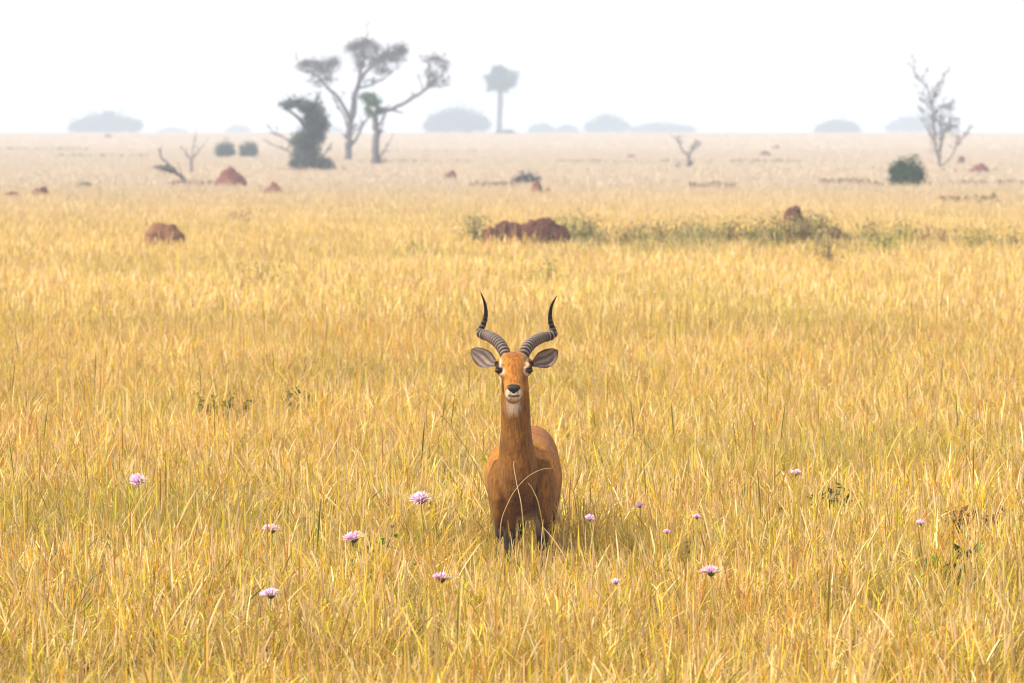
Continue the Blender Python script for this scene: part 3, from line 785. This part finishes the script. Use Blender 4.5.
# B: leaning tree with a long arm
d = dist_ground(164.5); base = P(376, 164, d); base.z = float(tz(d))
rt = empty('acacia_tree', base, 'tree with one long arm reaching right and a green climber at its fork', 'tree', 'trees on the plain')
mb, tips = skeleton(d, [([(376, 172), (375.5, 150), (376.3, 132), (376, 117), (381, 109)], .29, .17, 0), ([(381, 109.5), (392, 108.5), (410, 100), (426, 89), (433, 80)], .15, .07, -1.5),
    ([(426, 89), (430, 74), (428, 62)], .07, .03, 1), ([(431, 83), (440, 76), (446, 66)], .06, .03, -1), ([(429, 86), (438, 86), (448, 85)], .05, .03, 0), ([(376, 118), (369, 112), (366, 100), (362, 94)], .13, .05, 1), ([(376.5, 128), (384, 118), (387, 110)], .09, .04, 1),
    ([(377, 163), (386, 148), (394, 133)], .05, .02, -1)], lvl=2, nch=3, lf=.36)
mb.obj('trunk', M['bark'], rt, origin=base)
ml = MB()
crown_blobs(ml, d, [(432, 58, 11, 3.5, 0, 9), (444, 64, 7, 5, -1, 6), (430, 72, 8, 6, 0, 6), (442, 80, 9, 4, 0, 6), (432, 83, 6, 4, 1, 5), (381, 162, 7, 3, 0, 6), (437, 70, 14, 14, 0, 8)], GREY, .07, 1.0, True)
ml.obj('crown', M['leaf'], rt, origin=base)
ml = MB(); crown_blobs(ml, d, [(368, 97, 8, 3.5, 0, 16), (374, 103, 6, 5, 0, 12), (369, 112, 3, 7, 0, 5), (381, 112, 6, 3, 0, 4)], [(.06, .13, .04), (.08, .15, .05)], .09, 1.0)
ml.obj('climber', M['leaf'], rt, origin=base)
# C: stump smothered in creepers
d = dist_ground(171); base = P(305, 171, d); base.z = float(tz(d))
rt = empty('creeper_covered_tree', base, 'squat tree smothered in dark creepers, left of the tall flat-topped tree', 'tree', 'trees on the plain')
mb, tips = skeleton(d, [([(303, 178), (304, 150), (307, 130), (312, 112)], .32, .2, 0), ([(306, 132), (298, 118), (286, 108)], .14, .05, -1), ([(300, 146), (286, 139), (272, 132)], .07, .02, .5), ([(299, 158), (286, 150), (271, 144)], .06, .02, -.5),
    ([(311, 168), (322, 156), (330, 148)], .05, .02, 0)], lvl=1, nch=4, lf=.35)
mb.obj('trunk', M['bark'], rt, origin=base)
ml = MB()
crown_blobs(ml, d, [(315, 119, 10, 14, 0, 70), (319, 126, 7, 10, 0, 30), (309, 108, 8, 6, 0, 22), (297, 103, 12, 3, -.5, 18), (288, 105, 9, 3, -1, 10), (311, 138, 12, 9, 0, 50), (303, 142, 10, 11, 0, 55), (301, 158, 9, 11, 0, 50), (312, 155, 8, 12, 0, 36), (320, 164, 10, 6, 0, 22), (328, 167, 6, 3, 0, 6), (296, 165, 5, 6, 0, 10)],
    [(.11, .135, .13), (.14, .16, .15), (.085, .105, .105)], .075, 1.0)
crown_blobs(ml, d, [(296, 102, 14, 4, -.5, 7), (314, 118, 13, 17, 0, 14), (306, 150, 14, 20, 0, 14), (322, 164, 13, 7, 0, 7)], [(.08, .10, .085), (.10, .12, .10)], .07, 1.0, True)
ml.obj('crown', M['leaf'], rt, origin=base)
# D: fan palm
d = 1130; base = P(499, 137.2, d); base.z = float(tz(d))
rt = empty('palm_tree', base, 'lone tall fan palm with a round crown on the horizon', 'palm', None)
mb = MB(); tp = P(500.3, 80, d)
mb.tube([base - Z * .5, base.lerp(tp, .3), base.lerp(tp, .6) + X * .1, tp], [.62, .52, .60, .44], 12)
mb.obj('trunk', M['bark'], rt, origin=base)
ml = MB()
for k in range(90):
    v = rng.normal(size=3); v /= np.linalg.norm(v)
    if v[2] < -.85: v[2] *= -1
    v = Vector(v); L = random.uniform(2.2, 3.2) + 1.5 * math.hypot(v.x, v.y) * random.uniform(.7, 1)
    c = tp + Z * .7 + v * L * random.uniform(.25, .62) - Z * .4 * math.hypot(v.x, v.y); s = v.cross(Z); s = s.normalized() if s.length > .1 else X; w = v.cross(s).normalized()
    nfr = 13; V = []; fl = random.uniform(.8, 1.15)
    # stalk then a fan of stiff fingers
    ml.tube([tp + Z * .6, c], [.06, .04], 4, np.array((.08, .1, .05)))
    fv = (s * math.cos(k) + w * math.sin(k)).normalized()
    for q in range(nfr):
        a = (q / (nfr - 1) - .5) * 3.0
        e = c + (v * math.cos(a) + fv * math.sin(a)) * random.uniform(1.0, 2.0) * fl - Z * random.uniform(.2, .7)
        sd = (fv * math.cos(a) - v * math.sin(a)) * .12
        m_ = c.lerp(e, .55)
        V.append((c, m_ + sd, e, m_ - sd))
    arr = np.array([[tuple(p) for p in t] for t in V]).reshape(-1, 3)
    ml.add(arr, np.arange(len(arr)).reshape(-1, 4), np.array((.06, .10, .06)) * random.uniform(.7, 1.3))
ml.obj('crown', M['leaf'], rt, origin=base)

def bush(px, top, bot, wpx, label, cols=GN, leaf=.06, dens=60, cut=.35, cat='bush', group='bushes on the plain', d=None, name='bush', extra=None):
    d = d or dist_ground(bot, cut)
    g = P(px, bot, d); base = Vector((g.x, d, float(tz(d))))
    rt = empty(name, base, label, cat, group)
    zb = base.z; zt = P(px, top, d).z
    hw = wpx / 2 * d / F
    ms = MB()
    for k in range(6):
        e = Vector((base.x + random.uniform(-.6, .6) * hw, d + random.uniform(-.5, .5) * hw, zb + (zt - zb) * random.uniform(.5, .85)))
        ms.tube([base, base.lerp(e, .5) + Z * .1 * hw, e], [.05 * hw + .01, .03 * hw + .006, .01 * hw + .003], 5)
    ms.obj('stem', M['bark'], rt, origin=base)
    ml = MB(); midy = (top + bot) / 2; ry = (bot - top) / 2
    bl = extra or [(px, midy, wpx * .40, ry * .85, 0, 1), (px - wpx * .2, midy + ry * .2, wpx * .26, ry * .7, 0, .5), (px + wpx * .22, midy + ry * .1, wpx * .26, ry * .75, 0, .5), (px + wpx * .05, midy - ry * .35, wpx * .2, ry * .5, 0, .3)]
    crown_blobs(ml, d, [(a, b, c * .82, e * .84, f, g) for a, b, c, e, f, g in bl], cols, leaf, dens * .7)
    crown_blobs(ml, d, [(a, b - e * .12, c * 1.42, e * 1.4, f, g) for a, b, c, e, f, g in bl], cols, leaf * .9, dens * .55, True)
    ml.obj('crown', M['leaf'], rt, origin=base)
bush(506.5, 131.5, 137.2, 22, 'low dark bush at the foot of the lone fan palm', BLUE, .18, 24, d=1090)
bush(225, 145.5, 157.5, 18, 'left one of two round blue-green bushes above the pointed mound', BLUE, .09, 40, d=470)
bush(248.5, 145, 157.5, 17, 'right one of two round blue-green bushes above the pointed mound', BLUE, .09, 40, d=472)
bush(906.5, 163, 189, 33, 'dense round dark green bush below the tall bare tree', [(.055, .10, .045), (.08, .14, .06), (.04, .07, .035)], .055, 50,
     extra=[(908, 175, 12, 10, 0, 1.6), (897, 176, 7, 8, 0, .5), (916, 174, 6, 9, 0, .5), (905, 184, 11, 4, 0, .4), (893, 170, 3.5, 5, 0, .08), (902, 168, 7, 4.5, 0, .2)])
bush(526, 176, 187, 25, 'grey-green bush beside the flat red mound, centre distance', GREY, .06, 30)
bush(84, 182, 191, 16, 'faint small pale green bush right of the dark purplish mound', [(.14, .19, .09), (.18, .20, .12)], .05, 6)

# E: bare trees
def bare(px_base, bot, limbs, label, name='bare_tree', lvl=2, nch=5, lf=.45, cut=.45, blobs=None, cols=GREY, spread=.7, rmin=.022):
    d = dist_ground(bot, cut); base = P(px_base, bot, d); base.z = float(tz(d))
    rt = empty(name, base, label, 'tree', 'bare trees on the plain')
    mb, tips = skeleton(d, limbs, lvl=lvl, nch=nch, lf=lf, spread=spread, rmin=rmin)
    mb.obj('trunk', M['deadwood'], rt, origin=base)
    if blobs:
        ml = MB(); crown_blobs(ml, d, blobs, cols, .045, 1.0, True); ml.obj('crown', M['leaf'], rt, origin=base)
bare(941, 168, [([(941.5, 176), (940.5, 166), (936.5, 152), (934.5, 137), (933, 121), (932.5, 103), (938, 87)], .12, .025, 0), ([(933, 106), (927, 88), (917, 78), (914, 68)], .045, .015, -.5), ([(937, 90), (942, 79), (949, 69)], .05, .015, .5),
    ([(937, 154), (942, 141), (945, 131), (954, 125)], .06, .02, .6), ([(941, 166), (950, 158), (959, 143), (968, 130)], .06, .02, -.8), ([(935, 141), (928, 131), (923, 122)], .07, .02, .5), ([(933, 118), (940, 108), (953, 102)], .06, .02, -.5),
    ([(940, 160), (941, 140), (940, 120), (943, 104)], .05, .02, .9), ([(945, 131), (950, 118), (950, 108)], .04, .02, 0), ([(933, 112), (926, 104), (921, 101)], .04, .02, 0)],
    'tall bare twiggy tree rising near the right edge', lvl=2, nch=8, lf=.30, blobs=[(934, 98, 8, 10, 0, 10), (951, 104, 6, 5, 0, 5), (953, 126, 9, 7, 0, 12), (944, 114, 9, 10, 0, 10), (937, 140, 10, 12, 0, 8), (958, 136, 8, 10, 0, 5), (926, 118, 5, 10, 0, 3)], cols=[(.12, .10, .09), (.15, .12, .11)], spread=.6)
bare(190, 187, [([(191, 192), (183, 179), (175, 171), (163, 159), (158.6, 148)], .10, .025, .5), ([(176, 172), (166, 168), (154, 168)], .05, .02, -.4), ([(186, 182), (178, 182), (168, 184)], .04, .02, 0)],
     'dead grey tree leaning far over to the left, beside the pointed mound', lvl=1, nch=3, lf=.3, blobs=[(165, 169, 9, 2, 0, 7), (158, 167, 4, 1.5, 0, 2), (172, 171, 4, 2, 0, 4)], spread=.5)
bare(191.7, 173, [([(191.7, 177), (191.7, 166), (191.4, 160)], .09, .06, 0), ([(191.5, 161), (186, 153), (180, 147)], .05, .02, .4), ([(191.5, 160), (198, 152), (204, 145)], .05, .02, -.4), ([(191.5, 160), (193, 148), (196, 135)], .05, .015, .3)],
     'small upright dead tree with forked branches behind the leaning one', lvl=1, nch=4, lf=.4, spread=.5)
bare(688, 168, [([(689, 173), (688.5, 163), (688.3, 154)], .13, .09, 0), ([(688.3, 156), (682, 149), (677, 138)], .09, .03, .4), ([(688.4, 155), (693, 148), (697, 140)], .08, .03, -.4), ([(690, 152), (697, 147), (701, 144)], .04, .02, .3)],
     'small forked dead tree alone in the centre-right distance', lvl=2, nch=4, lf=.42, blobs=[(679, 166, 5, 3, 0, 4), (690, 164, 4, 2, 0, 4), (680, 141, 4, 5, 0, 2), (695, 144, 6, 5, 0, 2)], spread=.5)

# far trees on the horizon
def far_tree(px, top, wpx, d, label, bl=None, dens=60, leaf=.35, bot=None):
    zg = float(tz(d)); g = P(px, 134, d); base = Vector((g.x, d, zg))
    rt = empty('spreading_tree', base, label, 'tree', 'far trees along the horizon')
    zt = P(px, top, d).z; H = zt - zg; hw = wpx / 2 * d / F
    n = max(1, int(hw / 3))
    for k in range(n):
        ms = MB()
        x = base.x + (k + .5 - n / 2) * hw * 1.3 / n; y0 = d + random.uniform(-1, 1)
        ms.tube([(x, y0, zg - .3), (x + random.uniform(-.2, .2), y0, zg + H * .35), (x + random.uniform(-.6, .6), y0, zg + H * .6)], [.32, .24, .14], 7)
        ms.obj('trunk', M['bark'], rt, origin=base)
    ml = MB()
    pz = lambda z: 341.5 - F * math.tan(math.atan((z - CAMH) / d) + PITCH)
    botr = min(134.0, pz(zg + H * .12)); midr = (top + botr) / 2; ry = (botr - top) / 2
    bl = bl or [(px, midr + .06 * ry, wpx * .30, ry, 0, 1.2), (px - wpx * .22, midr + ry * .25, wpx * .22, ry * .72, 0, .7), (px + wpx * .23, midr + ry * .2, wpx * .22, ry * .76, 0, .7), (px - wpx * .38, midr + ry * .5, wpx * .12, ry * .45, 0, .25), (px + wpx * .38, midr + ry * .45, wpx * .12, ry * .45, 0, .25)]
    for _ in range(9):
        t = random.uniform(-.46, .46); bl.append((px + wpx * t, top + (botr - top) * (1.0 * abs(t) * 1.3 + random.uniform(.0, .3)), wpx * random.uniform(.03, .08), ry * random.uniform(.15, .32), random.uniform(-2, 2), .12))
    crown_blobs(ml, d, bl, BLUE, leaf, dens)
    crown_blobs(ml, d, [(a, b - e * .1, c * 1.15, e * 1.12, f, g) for a, b, c, e, f, g in bl], BLUE, leaf * .8, dens * .4, True)
    ml.obj('crown', M['leaf'], rt, origin=base)
far_tree(105, 113.5, 76, 1650, 'broadest blue-grey domed tree on the horizon at far left', dens=75)
far_tree(457, 109, 66, 1550, 'large blue-grey domed tree on the horizon just left of the palm', dens=75)
far_tree(607, 115.5, 44, 1850, 'medium domed tree on the horizon right of centre', dens=45)
far_tree(542, 124.5, 26, 1900, 'low tree on the horizon, first right of the palm', dens=26)
far_tree(567, 126, 20, 1950, 'smallest low tree between the two trees right of the palm', dens=20)
far_tree(663, 123.5, 64, 1950, 'long flat band of trees on the horizon behind the forked dead tree', dens=50)
far_tree(838, 121, 44, 1750, 'uneven bluish tree on the horizon between bush and centre right', dens=40)
far_tree(918, 116, 66, 2000, 'pale hazy tree mass on the horizon behind the tall bare tree', dens=50)
far_tree(172, 129, 30, 2200, 'very faint flat trees on the horizon right of the broadest tree', dens=20)
far_tree(238, 126, 24, 2200, 'faint small tree on the horizon above the pair of round bushes', dens=20)
far_tree(326, 127, 34, 2200, 'faint tree on the horizon behind the trunk of the flat-topped tree', dens=20)

# ------------------------------------------------------------------ the weedy shrub band
OL = [(.25, .24, .08), (.19, .19, .06), (.33, .29, .12)]
GG = [(.19, .20, .08), (.15, .17, .07), (.26, .24, .11)]
YG = [(.26, .33, .06), (.20, .28, .05)]
BR = [(.21, .13, .08), (.16, .10, .06), (.24, .17, .09)]
def shrub(px, top, wpx, h_bot, cols, label, n=220):
    bot = h_bot; d = dist_ground(bot, .42)
    zt = P(px, top, d).z; base = Vector((P(px, top, d).x, d, 0)); hw = wpx / 2 * d / F
    rt = empty('weedy_shrub', base, label, 'shrub', 'weedy shrubs in a band across the grass')
    ms = MB(); tips = []; ns = max(6, int(wpx * .8))
    for k in range(ns):
        b = base + Vector((random.uniform(-.6, .6) * hw, random.uniform(-.5, .5) * hw, 0))
        e = b + Vector((random.gauss(0, .42 * hw), random.gauss(0, .35 * hw), zt * (1 - .5 * random.random() ** 1.2)))
        ms.tube([b, b.lerp(e, .5) + X * random.gauss(0, .02), e], [.012, .009, .004], 5, np.array((.14, .11, .06))); tips.append((b, e))
    ms.obj('stem', M['leaf'], rt, origin=base)
    n = int(n * 4.6); k = rng.integers(0, ns, n); t = rng.uniform(.3, 1.0, n)
    cen = np.array([tuple(tips[a][0].lerp(tips[a][1], float(b))) for a, b in zip(k, t)]) + rng.normal(0, .11, (n, 3)) * np.array([1.6, 1, .7])
    cc = np.array(cols)[rng.integers(0, len(cols), n)] * rng.uniform(.7, 1.3, (n, 1))
    ml = MB(); ml.leaves(cen, rng.uniform(.018, .038, n), cc, up=.7)
    ml.obj('foliage', M['leaf'], rt, origin=base)
for a in [(478, 216, 24, 243, GG, 'grey-green shrub just left of the large termite mound', 260),
          (566, 213, 12, 241, YG + OL, 'narrow yellow-green shrub touching the right of the large mound', 160),
          (581, 214, 30, 242, GG + OL, 'bushy olive shrub second to the right of the large mound', 420),
          (607, 224, 20, 243, GG, 'low grey-green shrub filling the gap after the bushy olive one', 160),
          (631, 223, 24, 243, OL, 'low olive shrub midway between the large mound and the next tall one', 180),
          (655, 219, 26, 243, GG + OL, 'grey-green shrub left of the thin dark upright one', 280),
          (684, 218, 14, 242, GG, 'thin dark upright shrub in the middle of the band', 220),
          (712, 221, 26, 244, GG, 'low grey shrub between the thin upright one and the reddish tinged one', 240),
          (735, 217, 28, 244, OL + BR, 'olive shrub tinged reddish brown at its top', 360),
          (760, 222, 22, 244, OL, 'short olive shrub left of the upper red mound', 200),
          (778, 211, 22, 246, YG + BR, 'bright green and brown shrub at the left foot of the upper red mound', 380),
          (800, 214, 24, 247, OL + BR, 'brownish shrub directly below the upper red mound', 380),
          (818, 209, 20, 244, GG + OL, 'tallest grey-green shrub right of the upper red mound', 360),
          (834, 216, 12, 241, OL, 'narrow olive shrub above the low dark brown mound', 160),
          (872, 222, 24, 243, BR + YG, 'brown stemmed shrub with green leaves right of the low mound', 240),
          (886, 232, 16, 250, YG, 'bright yellow-green low weed below the brown stemmed shrub', 120),
          (904, 218, 14, 240, YG + OL, 'small yellow-green round shrub toward the right', 120),
          (935, 226, 34, 243, BR, 'low brownish shrub second from the right edge', 200),
          (978, 229, 30, 246, YG + OL, 'low green shrub nearest the right edge', 220),
          (1012, 230, 24, 246, OL, 'sparse olive shrub cut by the right edge', 120),
          (415, 236, 16, 252, YG, 'single bright weed left of the grey-green shrub', 60),
          (551, 262, 14, 278, YG, 'bright green weed in the grass below the large mound', 70),
          (262, 262, 12, 280, YG + OL, 'thin green weed in the grass right of the brown hump', 60),
          (830, 232, 14, 262, BR, 'thin dark stalky weed in front of the low mound', 60),
          (160, 213, 12, 240, GG, 'small grey twiggy plant behind the brown hump', 40),
          (236, 209, 30, 222, BR, 'faint brownish weed patch below the large pointed mound', 90)]:
    shrub(*a)

# the tall olive weeds and stems that fill the band between the shrubs (uncountable)
mb = MB(); n = 8000
xw = np.array([random.choice([random.uniform(560, 860), random.uniform(640, 850), random.uniform(540, 1030)]) for _ in range(n)])
yw = rng.normal(104, 3.4, n)
bw = np.stack([(xw - 512) / F * yw, yw], 1)
hw_ = rng.uniform(.38, .66, n) + .10 * np.sin(xw * .11) + .08 * np.sin(xw * .037 + 1)
cw = np.array([(.22, .22, .07), (.16, .17, .06), (.30, .26, .12), (.24, .14, .08), (.30, .33, .08), (.55, .42, .2)])[rng.choice(6, n, p=(.25, .2, .2, .13, .1, .12))]
mb.ribbons(bw, rng.uniform(0, 6.28, n), hw_, rng.uniform(0, .3, n), rng.uniform(0, .5, n), rng.uniform(.008, .022, n), rng.uniform(0, 3.14, n), cw * .8, k=3, C2=cw)
cen = np.stack([bw[:, 0] + rng.normal(0, .06, n), bw[:, 1], hw_ * rng.uniform(.6, 1.0, n)], 1)
mb.leaves(cen, rng.uniform(.015, .035, n), cw, up=.7)
tag(mb.obj('tall_weeds', M['leaf']), 'band of tall olive green and brown weeds across the grass behind the antelope', 'weeds', kind='stuff')

# low scrub streaks far out on the plain (uncountable ground cover)
mb = MB()
for x0, x1, y, dens in [(690, 735, 188, 60), (820, 870, 184, 90), (868, 935, 187, 40), (950, 1024, 185, 60), (470, 520, 187, 60), (60, 150, 157, 40), (555, 600, 163, 30), (600, 780, 163, 40), (730, 800, 163, 60), (840, 1000, 172, 30),
                        (0, 90, 150, 30), (360, 470, 163, 40), (265, 345, 171, 40), (940, 1000, 203, 50), (380, 480, 152, 20), (170, 215, 186, 40)]:
    d = dist_ground(y, .42); n = int(dens * 6); 
    cen = []
    for _ in range(n):
        q = P(random.uniform(x0, x1), y, d + random.gauss(0, d * .012)); cen.append((q.x, q.y, float(tz(q.y)) + random.uniform(.2, .62)))
    cc = np.array([(.22, .17, .10), (.16, .14, .08), (.26, .19, .13)])[rng.integers(0, 3, n)]
    mb.leaves(np.array(cen), rng.uniform(.05, .13, n) * max(1, d / 250), cc, up=.3)
tag(mb.obj('ground_cover', M['leaf']), 'thin dark streaks of low scrub across the pale far plain', 'scrub', kind='stuff')

# ------------------------------------------------------------------ haze
mb = MB()
x0, x1, y0, y1, z0, z1 = -960, 960, -80, 3060, -1.0, 22.0
mb.add([(x0, y0, z0), (x1, y0, z0), (x1, y1, z0), (x0, y1, z0), (x0, y0, z1), (x1, y0, z1), (x1, y1, z1), (x0, y1, z1)],
       [(0, 3, 2, 1), (4, 5, 6, 7), (0, 1, 5, 4), (1, 2, 6, 5), (2, 3, 7, 6), (3, 0, 4, 7)])
m, nt, out = new_mat('haze')
pv = N(nt, 'ShaderNodeVolumePrincipled', Density=0.00078, Anisotropy=0.0)
pv.inputs['Color'].default_value = (0.520, 0.640, 0.810, 1)
nt.links.new(pv.outputs[0], out.inputs['Volume'])
tag(mb.obj('haze', m, smooth=False), 'pale morning haze over the whole plain', 'haze', kind='stuff')

# ------------------------------------------------------------------ light, sky, camera
S = Vector((-0.66, -0.20, 0.72)).normalized()
w = bpy.data.worlds.new('World'); sc.world = w; w.use_nodes = True
nt = w.node_tree; bg = nt.nodes['Background']
sky = nt.nodes.new('ShaderNodeTexSky'); sky.sky_type = 'NISHITA'; sky.sun_disc = False
sky.sun_elevation = math.asin(S.z); sky.sun_rotation = math.atan2(S.x, S.y)
sky.air_density = 1.0; sky.dust_density = 6.0; sky.ozone_density = 1.0
hs = nt.nodes.new('ShaderNodeHueSaturation'); hs.inputs['Saturation'].default_value = 0.45
nt.links.new(sky.outputs[0], hs.inputs['Color']); veil = mixc(nt, 0.72, hs.outputs[0], (7.6, 7.0, 6.8))   # thin bright overcast veil over the sky
nt.links.new(veil, bg.inputs[0])
bg.inputs[1].default_value = 0.15
sun = bpy.data.lights.new('sun', 'SUN'); sun.energy = 5.0; sun.angle = R(0.6); sun.color = (1.0, 0.93, 0.82)
so = bpy.data.objects.new('sun', sun); COL.objects.link(so); so.rotation_euler = S.to_track_quat('Z', 'Y').to_euler(); so.location = (0, 0, 60)

cam = bpy.data.cameras.new('camera'); cam.lens = 200; cam.sensor_width = 36; cam.clip_start = 0.5; cam.clip_end = 8000
cam.dof.use_dof = True; cam.dof.focus_distance = 28.8; cam.dof.aperture_fstop = 8.5
co_ = bpy.data.objects.new('camera', cam); COL.objects.link(co_); co_.location = (0, 0, CAMH); co_.rotation_euler = (math.pi / 2 - PITCH, 0, 0)
sc.camera = co_
sc.view_settings.view_transform = 'Standard'; sc.view_settings.look = 'None'; sc.view_settings.exposure = 0.48; sc.view_settings.gamma = 1
cy = sc.cycles
cy.use_denoising = True; cy.denoiser = 'OPENIMAGEDENOISE'
cy.max_bounces = 5; cy.diffuse_bounces = 3; cy.glossy_bounces = 2; cy.transmission_bounces = 3; cy.volume_bounces = 1; cy.transparent_max_bounces = 4
cy.sample_clamp_indirect = 6; cy.filter_width = 1.15; pass
cy.use_adaptive_sampling = False
